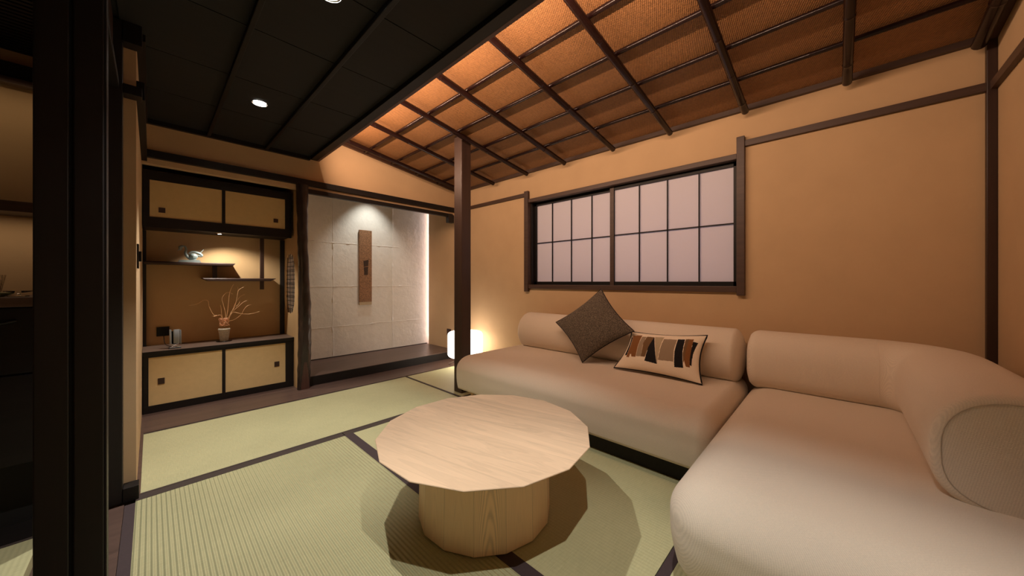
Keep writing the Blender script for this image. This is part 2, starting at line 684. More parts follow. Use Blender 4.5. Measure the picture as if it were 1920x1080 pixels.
def wall_hole(x0, x1, outer, hole, mbx):
    """flat wall in the yz plane with a hole: rings matched by angle"""
    n = len(hole)
    yc = sum(p[0] for p in hole) / n
    zc = sum(p[1] for p in hole) / n
    ya, za, yb, zb = outer
    ring = []
    for (y, z) in hole:
        dy, dz = y - yc, z - zc
        ts = []
        if dy > 1e-9: ts.append((yb - yc) / dy)
        if dy < -1e-9: ts.append((ya - yc) / dy)
        if dz > 1e-9: ts.append((zb - zc) / dz)
        if dz < -1e-9: ts.append((za - zc) / dz)
        t = min(ts)
        ring.append((yc + dy * t, zc + dz * t))
    for cy_ in (ya, yb):
        for cz_ in (za, zb):
            k = min(range(n), key=lambda i: (ring[i][0] - cy_) ** 2 + (ring[i][1] - cz_) ** 2)
            ring[k] = (cy_, cz_)
    vs, fs = [], []
    for x in (x0, x1):
        vs += [(x, y, z) for y, z in ring] + [(x, y, z) for y, z in hole]
    for i in range(n):
        j = (i + 1) % n
        fs.append((i, j, n + j, n + i))
        fs.append((2 * n + i, 3 * n + i, 3 * n + j, 2 * n + j))
        fs.append((n + i, n + j, 3 * n + j, 3 * n + i))
    mbx.add(vs, fs)


mb = MB()
wall_hole(0.94, 0.968, (3.70, 0.60, 4.135, 1.36), arch(), mb)
mb.box((0.94, 3.645, 0.0), (0.968, 3.70, 2.2))
mb.box((0.94, 4.135, 0.0), (0.968, 4.40, 2.3))
mb.box((0.94, 3.70, 0.0), (0.968, 4.135, 0.60))
mb.box((0.94, 3.70, 1.36), (0.968, 4.135, 2.3))
struct('wall_partition', mb, 'niche_wall')
lat = thing('lattice_screen', (0.955, 3.93, 0.69), 'dark bamboo lattice screen in the rounded opening beside the log post', 'lattice')


def span(vals, v):
    """z or y extent of the opening at coordinate v"""
    pts = arch(96)
    k = 0 if vals == 'y' else 1
    c = [p for p in pts if abs(p[k] - v) < 0.02]
    o = [p[1 - k] for p in c]
    return (min(o), max(o)) if o else None


for y in (3.775, 3.83, 3.885, 3.94, 3.995, 4.05):
    e = span('y', y)
    if e:
        MB().tube([(0.952, y, e[0] - 0.01), (0.952, y, e[1] + 0.01)], 0.0034, 8).build('vertical_bar', 'black_z', lat)
for k in range(13):
    for dz in ((0,) if k % 3 else (-0.007, 0.007)):
        z = 0.722 + k * 0.043 + dz
        e = span('z', z)
        if e:
            MB().tube([(0.960, e[0] - 0.01, z), (0.960, e[1] + 0.01, z)], 0.0032, 8).build('horizontal_bar', 'black_z', lat)

# ------------------------------------------------------------------ ceilings
mb = MB()
ys = [-0.68, -0.03, 0.47, 0.97, 1.468, 1.968, 2.505, 3.03, 3.66]
for i in range(len(ys) - 1):
    mb.box((-0.10, ys[i] + 0.003, 2.178), (1.035, ys[i + 1] - 0.003, 2.20))
mb.box((-1.7, -0.68, 2.19), (1.035, 3.66, 2.23))
struct('ceiling', mb, 'ceilboard')
mb = MB()
vs = []
x0, x1 = 0.98, XW + 0.1
mb.add([(x0, -0.68, zr(x0)), (x1, -0.68, zr(x1)), (x1, 3.66, zr(x1)), (x0, 3.66, zr(x0)),
        (x0, -0.68, zr(x0) + 0.03), (x1, -0.68, zr(x1) + 0.03), (x1, 3.66, zr(x1) + 0.03), (x0, 3.66, zr(x0) + 0.03)],
       [(0, 3, 2, 1), (4, 5, 6, 7), (0, 1, 5, 4), (1, 2, 6, 5), (2, 3, 7, 6), (3, 0, 4, 7)])
struct('ceiling_wicker', mb, 'rattan')
# back of the light trough
struct('wall_cove', box((0.985, -0.68, 2.19), (1.03, 3.64, zr(1.0) + 0.02)), 'wall')
# edge trims of the sloped ceiling
mb = MB()
mb.box((XW - 0.03, -0.555, 2.163), (XW, 3.63, 2.205))
struct('trim_6', mb, 'trim')
mb = MB()
for yy in ((3.60, 3.63), (-0.555, -0.505)):
    mb.add([(1.107, yy[0], zr(1.107) - 0.04), (XW, yy[0], zr(XW) - 0.03), (XW, yy[1], zr(XW) - 0.03), (1.107, yy[1], zr(1.107) - 0.04),
            (1.107, yy[0], zr(1.107)), (XW, yy[0], zr(XW)), (XW, yy[1], zr(XW)), (1.107, yy[1], zr(1.107))],
           [(0, 3, 2, 1), (4, 5, 6, 7), (0, 1, 5, 4), (1, 2, 6, 5), (2, 3, 7, 6), (3, 0, 4, 7)])
struct('trim_7', mb, 'trim_x')
struct('trim_8', box((-0.05, 3.60, 2.145), (1.03, 3.63, 2.18)), 'black_x')
struct('trim_9', box((-0.05, 2.40, 2.145), (-0.02, 3.60, 2.18)), 'black_y')

# beam
bm_ = thing('ceiling_beam', (1.07, 1.5, 2.149), 'long dark beam where the black ceiling meets the sloped wicker ceiling', 'beam')
box((1.03, -0.555, 2.149), (1.085, 3.60, 2.183), 0.002).build('beam_body', 'black_y', bm_)
box((1.085, -0.555, 2.1485), (1.107, 3.60, 2.176), 0.002).build('fascia', 'hewn', bm_, label='brown edge board')
# ceiling battens on the dark ceiling
for x, lb in ((0.312, 'thin black batten across the dark ceiling, nearer the left wall'),
              (0.690, 'thin black batten across the dark ceiling, nearer the wicker ceiling')):
    o = MB().box((x - 0.011, -0.555, 2.150), (x + 0.011, 3.60, 2.178), bev=0.003).build('ceiling_batten', 'black_y')
    tag(o, lb, 'batten', 'battens of the dark ceiling')


def bamboo_tube(mbx, p, q, r, step, seed, end=True):
    p, q = Vector(p), Vector(q)
    L = (q - p).length
    rnd = random.Random(seed)
    pts, rad = [], []
    node = rnd.random() * step
    marks = []
    while node < L:
        marks.append(node)
        node += step * (0.85 + 0.3 * rnd.random())
    ds = sorted(set([0, L] + [m + d for m in marks for d in (-0.012, -0.004, 0, 0.004, 0.012) if 0 < m + d < L] +
                    [L * i / 24 for i in range(25)]))
    for d in ds:
        k = 1.0
        for m in marks:
            if abs(d - m) < 0.0055:
                k = 1.10 if abs(d - m) < 0.001 else 1.03
        j = 0.003 * noise.noise(Vector((d * 1.3, seed, 0)))
        pts.append(p.lerp(q, d / L) + Vector((0, 0, j)))
        rad.append(r * k * (1 + 0.06 * noise.noise(Vector((d * 2, seed + 9, 1)))))
    mbx.tube(pts, rad, 14)


# long thin purlins (along the window wall)
for i, (x, lb) in enumerate(((1.545, 'thin dark bamboo purlin nearest the beam, running under the wicker'),
                             (1.845, 'thin dark bamboo purlin, second from the beam'),
                             (2.150, 'thin dark bamboo purlin, third from the beam'),
                             (2.445, 'thin dark bamboo purlin nearest the window wall'))):
    mb = MB()
    bamboo_tube(mb, (x, -0.54, zr(x) - 0.021), (x, 3.60, zr(x) - 0.021), 0.0135, 0.42, i * 3 + 1)
    tag(mb.build('bamboo_purlin', 'bamboo'), lb, 'purlin', 'thin purlins of the sloped ceiling')
YA = [-0.494, -0.041, 0.447, 0.93, 1.40, 1.905, 2.385, 2.90, 3.43]
ordn = ['at the right end of the sloped ceiling, nearest the corner post', 'second from the right-hand corner post',
        'third from the right-hand corner post', 'fourth from the right, ending above the window right half',
        'fifth from the right, ending above the window middle', 'fourth from the alcove wall, above the window left half',
        'third from the alcove wall', 'second from the alcove wall, passing behind the square post',
        'nearest the alcove wall, running along it']
for i, y in enumerate(YA):
    mb = MB()
    bamboo_tube(mb, (1.09, y, zr(1.09) - 0.060), (2.740, y, zr(2.740) - 0.060), 0.0215 if i else 0.026, 0.36, i * 5 + 2)
    tag(mb.build('ceiling_rafter', 'bamboo'), 'dark round bamboo rafter ' + ordn[i], 'rafter', 'rafters of the sloped ceiling')

# ------------------------------------------------------------------ wall timbers (nageshi)
struct('trim_10', MB().box((-0.05, 3.595, 1.90), (XW, 3.655, 1.955), bev=0.003), 'black_x')
struct('trim_11', MB().box((0.98, 3.61, 1.832), (2.69, 3.655, 1.874), bev=0.003), 'black_x')
struct('trim_12', MB().box((2.615, 3.60, 1.758), (2.70, 3.66, 1.86), bev=0.003), 'black_z')
struct('trim_13', box((0.05, 3.64, 1.888), (0.79, 3.652, 1.893)), 'black_x')
struct('trim_14', MB().box((XW - 0.022, 2.452, 1.919), (XW, 3.60, 1.957), bev=0.002), 'trim')
struct('trim_15', MB().box((XW - 0.022, -0.53, 1.922), (XW, 0.458, 1.963), bev=0.002), 'trim')
struct('trim_16', MB().box((-1.65, -0.555, 1.922), (XW - 0.02, -0.533, 1.963), bev=0.002), 'trim_x')
struct('trim_17', MB().box((-0.05, 2.40, 1.865), (-0.022, 3.60, 1.95), bev=0.002), 'black_y')
o = MB().box((XW - 0.028, -0.555, 0.0), (XW, -0.522, 2.17), bev=0.003).build('corner_post', 'dark')
tag(o, 'slim dark post in the wall corner at the far right behind the sofa', 'post')

# free standing square post
o = MB().box((1.905, 2.43, 0.0), (2.012, 2.54, zr(1.96) - 0.002), bev=0.006).build('square_post', 'brownpost')
tag(o, 'tall square brown wooden post standing between the sofa and the alcove', 'post')

# log post of the alcove
mb = MB()
pts, rad = [], []
for i in range(160):
    t = i / 159
    z = t * 1.90
    px = 0.977 + 0.012 * math.sin(t * 5.2) * (1 - 0.2 * t) + 0.006 * noise.noise(Vector((0, 0, z * 3)))
    pts.append((px, 3.615, z))
    rad.append(0.050 + 0.005 * math.sin(t * 7.0) + 0.004 * noise.noise(Vector((3, 0, z * 6))) - 0.004 * t)
mb.tube(pts, rad, 64)
vs = []
clip = set()
for iv, v in enumerate(mb.v):
    d = noise.noise(Vector(v) * 14) * 0.006
    c = Vector((0.977, 3.615, v[2]))
    r = (Vector(v) - c)
    rr = r * (1 + d / max(r.length, 0.01))
    # hewn flat face at the foot
    if v[2] < 0.36:
        lim = 0.030 + 0.06 * max(0, (v[2] - 0.06)) ** 1.0
        if -rr.y > lim:
            rr.y = -lim
            clip.add(iv)
    vs.append(tuple(c + rr))
mb.v = vs
for k, f in enumerate(mb.f):
    c = sum((Vector(mb.v[q]) for q in f), Vector()) / len(f)
    if c.y < 3.60 and c.z < 0.25 and abs(c.x - 0.984) < 0.036 * (1 - c.z / 0.26) ** 0.5:
        mb.mi[k] = 1
o = mb.build('log_post', ['log', 'hewn'])
tag(o, 'natural rough dark log post between the shelf niche and the white alcove', 'post')

# ------------------------------------------------------------------ window
wn = bpy.data.objects.new('window_1', None)
COL.objects.link(wn)
wn.location = (XW, 1.45, 0.93)
wn['kind'] = 'structure'
MB().box((XW - 0.032, 2.399, 0.893), (XW + 0.05, 2.452, 1.972), bev=0.003).build('casing', 'trim', wn)
MB().box((XW - 0.032, 0.456, 0.904), (XW + 0.05, 0.503, 1.992), bev=0.003).build('casing', 'trim', wn)
MB().box((XW - 0.024, 0.503, 1.845), (XW + 0.03, 2.399, 1.883), bev=0.003).build('head_rail', 'trim', wn)
MB().box((XW - 0.024, 0.503, 0.925), (XW + 0.03, 2.399, 0.968), bev=0.003).build('sill', 'trim', wn)
MB().box((XW + 0.03, 0.503, 0.93), (XW + 0.13, 2.399, 0.965)).build('track', 'black_y', wn)
MB().box((XW + 0.03, 0.503, 1.85), (XW + 0.13, 2.399, 1.875)).build('track', 'black_y', wn)
MB().box((XW + 0.02, 2.385, 0.96), (XW + 0.13, 2.42, 1.86)).build('jamb', 'black_z', wn)
MB().box((XW + 0.02, 0.49, 0.96), (XW + 0.13, 0.512, 1.86)).build('jamb', 'black_z', wn)


def shoji(name, y0, y1, x, ms, st0, st1):
    p = MB()
    p.box((x, y0, 0.965), (x + 0.022, y0 + st0, 1.85))
    p.box((x, y1 - st1, 0.965), (x + 0.022, y1, 1.85))
    p.box((x, y0, 0.965), (x + 0.022, y1, 1.0))
    p.box((x, y0, 1.815), (x + 0.022, y1, 1.85))
    f = p.build(name, 'black_y', wn)
    q = MB()
    for m in ms:
        q.box((x + 0.004, m - 0.0042, 1.0), (x + 0.016, m + 0.0042, 1.815))
    q.box((x + 0.004, y0 + st0, 1.408), (x + 0.016, y1 - st1, 1.417))
    q.build('lattice_bars', 'black_y', f)
    box((x + 0.0165, y0 + st0 * 0.5, 0.99), (x + 0.0185, y1 - st1 * 0.5, 1.83)).build('paper', 'shoji', f)


shoji('shoji_panel', 0.512, 1.478, XW + 0.034, (0.755, 0.985, 1.214), 0.02, 0.038)
shoji('shoji_panel', 1.462, 2.385, XW + 0.064, (1.685, 1.915, 2.148), 0.02, 0.030)
# brown edge of the meeting stile
MB().box((XW + 0.030, 1.441, 0.968), (XW + 0.036, 1.478, 1.85)).build('meeting_stile', 'trim', wn)

# ------------------------------------------------------------------ tatami mats
def mat(name, x0, x1, y0, y1, m, borders, label, group='tatami mats on the floor'):
    t = thing('tatami_mat', ((x0 + x1) / 2, (y0 + y1) / 2, -0.045), label, 'tatami mat', group)
    box((x0, y0, -0.045), (x1, y1, 0.0)).build('mat_surface', m, t)
    for (a, b, c, d, mm) in borders:
        MB().box((a, c, -0.04), (b, d, 0.0015), bev=0.0006).build('cloth_border', mm, t)
    return t


mat('m', -0.036, 1.832, 2.372, 3.30, 'tatamiY',
    [(-0.036, 1.832, 3.288, 3.301, 'heri'), (-0.036, 1.832, 2.371, 2.384, 'heri')],
    'smooth green tatami mat lying along the board strip in front of the cabinets')
mat('m', 1.838, 2.80, 2.372, 3.30, 'tatamiX2',
    [(1.838, 1.858, 2.372, 3.30, 'heri'), (1.838, 2.80, 3.290, 3.301, 'heri')],
    'half tatami mat behind the square post, lit by the paper lantern')
mat('m', -0.050, 0.864, 0.45, 2.368, 'tatamiX',
    [(-0.050, 0.864, 2.315, 2.369, 'heri'), (-0.083, -0.050, 0.45, 2.30, 'heri2')],
    'strongly ribbed green tatami mat left of the round table')
mat('m', 0.868, 1.83, 0.45, 2.368, 'tatamiX2',
    [(0.864, 0.918, 0.45, 2.318, 'heri2'), (0.868, 1.83, 2.318, 2.369, 'heri')],
    'green tatami mat under the round table, shaded by it')
mat('m', 1.834, 2.80, 0.45, 2.368, 'tatamiX2', [(1.834, 2.80, 2.345, 2.369, 'heri')],
    'green tatami mat under the long straight sofa section')
mat('m', -0.050, 2.80, -0.555, 0.446, 'tatamiY', [(-0.050, 2.8, 0.412, 0.447, 'heri2')],
    'green tatami mat under the corner sofa section, mostly hidden')
struct('trim_18', box((-0.135, 0.45, -0.045), (-0.084, 2.31, 0.002)), 'floorboard')
mat('m', -1.6, -0.30, 1.3, 2.285, 'tatamiX2', [(-1.6, -0.30, 2.27, 2.287, 'heri')],
    'green tatami mat in the neighbouring room at the lower left corner', 'tatami mats next door')

# ------------------------------------------------------------------ left side posts and next room
t = thing('foreground_post', (-0.15, 1.54, 0), 'very dark grooved double post in the left foreground', 'post')
MB().box((-0.211, 1.500, -0.045), (-0.153, 1.56, 2.178), bev=0.003).build('stile', 'black_z', t)
MB().box((-0.146, 1.500, -0.045), (-0.092, 1.56, 2.178), bev=0.003).build('stile', 'black_z', t)
MB().box((-0.205, 1.512, -0.045), (-0.095, 1.555, 2.178)).build('groove_board', 'plinth', t)
MB().box((-0.0915, 1.503, -0.045), (-0.0875, 1.56, 2.178), bev=0.001).build('edge_strip', 'black_z', t, label='thin brown edge strip')
o = MB().box((-0.145, 2.335, 0.0), (-0.090, 2.398, 2.178), bev=0.003).build('door_post', 'black_z')
tag(o, 'black door post at the end of the left plaster wall', 'post')
struct('trim_19', MB().box((-0.0895, 2.33, 0.0), (-0.040, 2.398, 0.065), bev=0.002), 'black_x')
struct('trim_20', MB().box((-0.0895, 2.33, 1.852), (-0.030, 2.398, 1.895), bev=0.002), 'black_x')
struct('trim_21', MB().box((-0.0895, 2.33, 2.085), (-0.030, 2.398, 2.178), bev=0.002), 'black_x')
struct('wall_transom', box((-0.140, 1.56, 1.90), (-0.118, 2.33, 2.178)), 'dark')
struct('trim_22', MB().box((-0.145, 1.56, 1.868), (-0.10, 2.33, 1.90), bev=0.002), 'black_y')
sw = thing('light_switch', (-0.05, 2.52, 1.12), 'small black switch plate on the edge of the left plaster wall', 'switch')
MB().box((-0.050, 2.48, 1.065), (-0.043, 2.56, 1.185), bev=0.002).build('plate', 'blackmetal', sw)
MB().box((-0.043, 2.50, 1.10), (-0.034, 2.54, 1.15), bev=0.002).build('rocker', 'blackmetal', sw)

# pantry counter
cc = thing('pantry_counter', (-0.7, 2.55, 0.0), 'dark wooden counter cabinet in the neighbouring room at far left', 'counter')
MB().box((-1.6, 2.37, 0.27), (-0.145, 2.78, 0.90)).build('body', 'black_x', cc)
MB().box((-1.6, 2.335, 0.90), (-0.15, 2.79, 0.938), bev=0.003).build('worktop', 'floorboard', cc)
MB().box((-1.6, 2.352, 0.275), (-0.15, 2.37, 0.628), bev=0.002).build('drawer', 'black_x', cc)
dr = MB().box((-1.6, 2.352, 0.636), (-0.15, 2.37, 0.895), bev=0.002).build('drawer', 'black_x', cc)
mb = MB()
mb.tube([(-0.47 + 0.10 * i / 12, 2.352 - 0.022 * math.sin(PI * i / 12), 0.845 - 0.008 * math.sin(PI * i / 12)) for i in range(13)], 0.006, 10)
mb.build('handle', 'blackmetal', dr)
MB().box((-1.6, 2.45, 0.0), (-0.15, 2.78, 0.27)).build('plinth', 'plinth', cc)
struct('trim_23', box((-1.6, 2.288, -0.045), (-0.145, 2.80, 0.002)), 'black_x')
o = MB().box((-1.6, 2.60, 1.306), (-0.145, 2.80, 1.352), bev=0.003).build('pantry_shelf', 'trim_x')
tag(o, 'dark wall shelf above the counter in the neighbouring room', 'shelf')
struct('trim_24', MB().box((-1.6, 2.74, 1.915), (-0.145, 2.80, 2.005), bev=0.003), 'black_x')
struct('trim_25', MB().box((-1.6, 2.72, 1.90), (-0.145, 2.76, 1.93), bev=0.003), 'trim_x')
mb = MB()
for k in range(38):
    y = 1.62 + k * 0.031
    mb.box((-1.6, y, 2.072), (-0.212, y + 0.016, 2.094))
struct('ceiling_slats', mb, 'black_x')

# glassware on the counter
t = thing('glass_tumbler', (-0.455, 2.47, 0.955), 'cut glass tumbler on the green dish on the pantry counter', 'glass')
prof = [(0.030, 0.0), (0.033, 0.002), (0.043, 0.072), (0.041, 0.072), (0.031, 0.008), (0.0, 0.008)]
mb = MB()
n = 40
vs, fs = [], []
for r, z in prof:
    for k in range(n):
        a = 2 * PI * k / n
        rr = r * (1 + (0.03 if k % 2 else -0.02)) if r > 0.032 and z > 0.01 else r
        vs.append((-0.455 + rr * math.cos(a), 2.47 + rr * math.sin(a), 0.955 + z))
for i in range(len(prof) - 1):
    for k in range(n):
        fs.append((i * n + k, i * n + (k + 1) % n, (i + 1) * n + (k + 1) % n, (i + 1) * n + k))
mb.add(vs, fs)
mb.add(vs[:n], [tuple(range(n - 1, -1, -1))])
mb.build('cup', 'glass', t)
o = MB().lathe([(0.04, 0.0), (0.062, 0.010), (0.064, 0.016), (0.058, 0.0155), (0.0, 0.012)], (-0.455, 2.47, 0.939), 40).build('dish', 'celadon')
tag(o, 'green glazed dish under the glass tumbler on the pantry counter', 'dish')
o = MB().lathe([(0.026, 0.0), (0.028, 0.004), (0.006, 0.006), (0.004, 0.014), (0.036, 0.020), (0.037, 0.024), (0.0, 0.017)], (-0.375, 2.43, 0.939), 32).build('footed_dish', 'glass')
tag(o, 'tiny footed clear glass dish right of the tumbler', 'dish')

# ------------------------------------------------------------------ niche cabinets
YF = 3.78


def sliding(parent, x0, x1, z0, z1, hx, hz, side):
    d = MB().box((x0, YF + 0.004, z0), (x1, YF + 0.018, z1)).build('door', 'door_paper', parent)
    MB().box((hx[0], YF - 0.001, hz[0]), (hx[1], YF + 0.006, hz[1]), bev=0.001).build('handle', 'handle', d)


def frame(parent, x0, x1, z0, z1, rails, stile, m='black_x'):
    p = MB()
    for r in rails:
        p.box((x0, YF - 0.004, r[0]), (x1, YF + 0.03, r[1]))
    for s in stile:
        p.box((s[0], YF - 0.002, z0), (s[1], YF + 0.03, z1))
    p.build('frame', m, parent)


lc = thing('lower_cabinet', (0.44, 3.95, 0.0), 'low niche cabinet with two tan sliding doors standing on the floor boards', 'cabinet')
MB().box((-0.045, YF + 0.02, 0.0), (0.937, 4.135, 0.425)).build('body', 'black_x', lc)
frame(lc, -0.045, 0.937, 0.0, 0.43, [(0.0, 0.055), (0.422, 0.4395)], [(-0.045, -0.016), (0.412, 0.434), (0.872, 0.937)])
sliding(lc, -0.02, 0.414, 0.05, 0.425, (0.033, 0.070), (0.210, 0.256), 0)
sliding(lc, 0.432, 0.875, 0.05, 0.428, (0.784, 0.823), (0.210, 0.256), 1)
wt = thing('worktop', (0.44, 3.95, 0.440), 'brown wooden top board of the low niche cabinet, carrying vase and phone', 'worktop')
MB().box((-0.048, YF - 0.004, 0.440), (0.94, 4.14, 0.468), bev=0.002).build('board', 'worktop', wt)
MB().box((-0.048, YF - 0.012, 0.440), (0.94, YF - 0.0045, 0.4665), bev=0.001).build('front_edge', 'black_x', wt, label='black front edge')

uc = thing('upper_cabinet', (0.44, 3.95, 1.42), 'hanging niche cabinet with two tan sliding doors below the black ceiling', 'cabinet')
MB().box((-0.045, YF + 0.02, 1.425), (0.92, 4.135, 1.84)).build('body', 'black_x', uc)
frame(uc, -0.045, 0.92, 1.42, 1.84, [(1.415, 1.494), (1.775, 1.842)], [(-0.045, -0.010), (0.411, 0.433), (0.868, 0.92)])
sliding(uc, -0.012, 0.413, 1.49, 1.78, (0.037, 0.074), (1.532, 1.571), 0)
sliding(uc, 0.432, 0.87, 1.49, 1.78, (0.778, 0.813), (1.548, 1.583), 1)
t = thing('cabinet_spotlight', (0.404, 3.86, 1.42), 'tiny round spotlight set into the underside of the hanging cabinet', 'light')
MB().lathe([(0.020, -0.006), (0.022, 0.0), (0.022, 0.004)], (0.404, 3.86, 1.416), 24, cap=False).build('rim', 'chrome', t)
MB().lathe([(0.012, -0.0075), (0.0, -0.0075)], (0.404, 3.86, 1.416), 20).build('lens', 'lens', t)
struct('trim_26', box((0.905, 4.11, 0.468), (0.94, 4.14, 1.42)), 'black_z')
struct('trim_27', box((-0.05, 4.11, 0.468), (-0.03, 4.14, 1.42)), 'black_z')

sh = thing('staggered_shelf', (0.5, 4.05, 1.0), 'dark staggered two level wall shelf in the niche, carrying the bird', 'shelf')


def shelf_board(name, z0, z1, a0, a1, b0, b1):
    """board with a chamfered front edge; end x at the bottom and top: a0/a1 left, b0/b1 right"""
    sec = [(3.93, z0), (3.93, z1 - 0.007), (3.939, z1), (4.139, z1), (4.139, z0)]
    vs = []
    for (lo, hi) in ((a0, a1), (b0, b1)):
        for (y, z) in sec:
            vs.append((lo + (hi - lo) * (z - z0) / (z1 - z0), y, z))
    m = MB()
    m.add(vs, [(0, 1, 2, 3, 4), (9, 8, 7, 6, 5)] + [(k, k + 5, (k + 1) % 5 + 5, (k + 1) % 5) for k in range(5)])
    m.build(name, 'dark_x', sh)


shelf_board('upper_board', 1.142, 1.163, -0.045, -0.045, 0.505, 0.523)
shelf_board('lower_board', 1.004, 1.030, 0.345, 0.300, 0.785, 0.832)
MB().box((0.375, 4.03, 1.030), (0.405, 4.06, 1.142)).build('strut', 'dark', sh)
MB().box((0.712, 3.975, 0.925), (0.742, 4.005, 1.415), bev=0.002).build('hanging_post', 'dark', sh)

# ---- ceramic bird
bd = thing('bird_figurine', (0.235, 3.98, 1.163), 'grey ceramic long-necked bird figurine standing on the upper shelf', 'figurine')
MB().prism([(0.150, 1.163), (0.292, 1.163), (0.282, 1.185), (0.158, 1.181)], 1, 3.945, 4.02).build('base', 'ceramic', bd)


def smooth_path(pts, n=8):
    P = [Vector(p) for p in pts]
    P = [P[0]] + P + [P[-1]]
    out = []
    for i in range(1, len(P) - 2):
        for k in range(n):
            t = k / n
            a, b, c, d = P[i - 1], P[i], P[i + 1], P[i + 2]
            out.append(0.5 * ((2 * b) + (c - a) * t + (2 * a - 5 * b + 4 * c - d) * t * t + (3 * b - a - 3 * c + d) * t ** 3))
    out.append(P[-2])
    return out


def sweep(mbx, pts, r0, r1, n=10, k=8, prof=None):
    path = smooth_path(pts, k)
    m = len(path) - 1
    rad = [(prof(i / m) if prof else r0 + (r1 - r0) * i / m) for i in range(m + 1)]
    mbx.tube(path, rad, n)


yb = 3.98
mb = MB()
sweep(mb, [(0.168, yb, 1.262), (0.166, yb, 1.290), (0.192, yb, 1.296), (0.200, yb, 1.272), (0.197, yb, 1.240), (0.208, yb, 1.212), (0.232, yb, 1.192), (0.262, yb, 1.184)],
      0, 0, 12, 8, lambda t: 0.004 + 0.010 * t + 0.006 * math.sin(PI * min(1, t * 4)) * (t < 0.25))
mb.build('neck_and_breast', 'ceramic', bd)
mb = MB()
sweep(mb, [(0.150, yb, 1.258), (0.162, yb, 1.275), (0.178, yb, 1.288)], 0.002, 0.009, 10)
mb.build('head', 'ceramic', bd)
mb = MB()
sweep(mb, [(0.214, yb, 1.236), (0.238, yb, 1.252), (0.268, yb, 1.248), (0.290, yb, 1.236), (0.296, yb, 1.222), (0.280, yb, 1.220), (0.262, yb, 1.224)],
      0, 0, 12, 8, lambda t: 0.004 + 0.007 * math.sin(PI * t))
mb.build('wing', 'ceramic', bd)
mb = MB()
sweep(mb, [(0.284, yb, 1.240), (0.296, yb, 1.256), (0.310, yb, 1.278)], 0.005, 0.0015, 8)
mb.build('tail', 'ceramic', bd)
mb = MB()
sweep(mb, [(0.222, yb, 1.205), (0.245, yb, 1.214), (0.268, yb, 1.200)], 0, 0, 14, 8, lambda t: 0.010 + 0.018 * math.sin(PI * t))
mb.build('body', 'ceramic', bd)

# ---- vase and copper twigs
vs_ = thing('vase', (0.447, 3.972, 0.468), 'small speckled off-white vase on the cabinet top', 'vase')
MB().lathe([(0.026, 0.0), (0.030, 0.004), (0.035, 0.05), (0.040, 0.094), (0.043, 0.100), (0.044, 0.108), (0.040, 0.115), (0.031, 0.115), (0.029, 0.108), (0.0, 0.06)], (0.447, 3.972, 0.468), 32).build('vessel', 'vase', vs_)
MB().lathe([(0.055, 0.0), (0.057, 0.003), (0.0, 0.003)], (0.447, 3.972, 0.4682), 32).build('saucer', 'blackmetal', vs_)
br = thing('twig_arrangement', (0.447, 3.972, 0.60), 'spreading curly coppery twigs tied above the small vase', 'branches')
yy = 3.972
TW = [[(0.447, 0.60), (0.425, 0.698), (0.400, 0.702), (0.372, 0.715), (0.346, 0.782), (0.338, 0.831), (0.310, 0.839), (0.280, 0.815), (0.250, 0.801), (0.216, 0.799)],
      [(0.450, 0.60), (0.490, 0.715), (0.513, 0.759), (0.530, 0.830), (0.541, 0.909), (0.556, 0.935), (0.578, 0.948)],
      [(0.450, 0.60), (0.495, 0.710), (0.525, 0.800), (0.560, 0.860), (0.596, 0.882)],
      [(0.452, 0.60), (0.500, 0.720), (0.545, 0.775), (0.580, 0.812), (0.605, 0.827)],
      [(0.452, 0.60), (0.490, 0.700), (0.513, 0.723), (0.540, 0.715), (0.570, 0.705), (0.620, 0.700), (0.660, 0.705), (0.700, 0.719)],
      [(0.570, 0.705), (0.590, 0.750), (0.610, 0.775), (0.640, 0.785)],
      [(0.450, 0.61), (0.480, 0.645), (0.520, 0.655), (0.560, 0.690), (0.570, 0.705)],
      [(0.445, 0.61), (0.455, 0.700), (0.440, 0.790), (0.430, 0.850), (0.455, 0.896), (0.480, 0.902), (0.504, 0.888)],
      [(0.447, 0.61), (0.468, 0.720), (0.475, 0.820), (0.482, 0.900), (0.495, 0.945), (0.510, 0.978)],
      [(0.541, 0.909), (0.545, 0.930), (0.540, 0.950)], [(0.530, 0.775), (0.548, 0.795), (0.557, 0.822)],
      [(0.400, 0.702), (0.380, 0.696), (0.362, 0.700)], [(0.447, 0.62), (0.430, 0.700), (0.425, 0.760), (0.420, 0.790)]]
for i, pts in enumerate(TW):
    rnd = random.Random(i)
    dy = rnd.uniform(-0.06, 0.05)
    P = []
    for j, (x, z) in enumerate(pts):
        tt = j / (len(pts) - 1)
        off = dy * tt if i not in (5, 9, 10, 11) else 0
        P.append((x, yy - 0.01 + off * 0.6, z))
    mb = MB()
    sweep(mb, P, 0.0028, 0.0011, 6, 5)
    mb.build('twig', 'copper', br)
rnd = random.Random(3)
mb = MB()
for i in range(9):
    P = []
    a0 = rnd.uniform(0, 6.28)
    for k in range(14):
        a = a0 + k / 13 * 6.6
        rr = 0.036 * (0.55 + 0.5 * rnd.random())
        P.append((0.447 + rr * math.cos(a), yy + rr * math.sin(a) * 0.8, 0.640 + 0.034 * math.sin(a * 1.3 + i)))
    mb.tube(smooth_path(P, 3), 0.0022, 6)
mb.build('ribbon_knot', 'copper_red', br)

# ---- desk phone in its stand
ph = thing('desk_phone', (0.128, 3.85, 0.468), 'silver and black cordless phone upright in a stand on the cabinet top', 'phone')


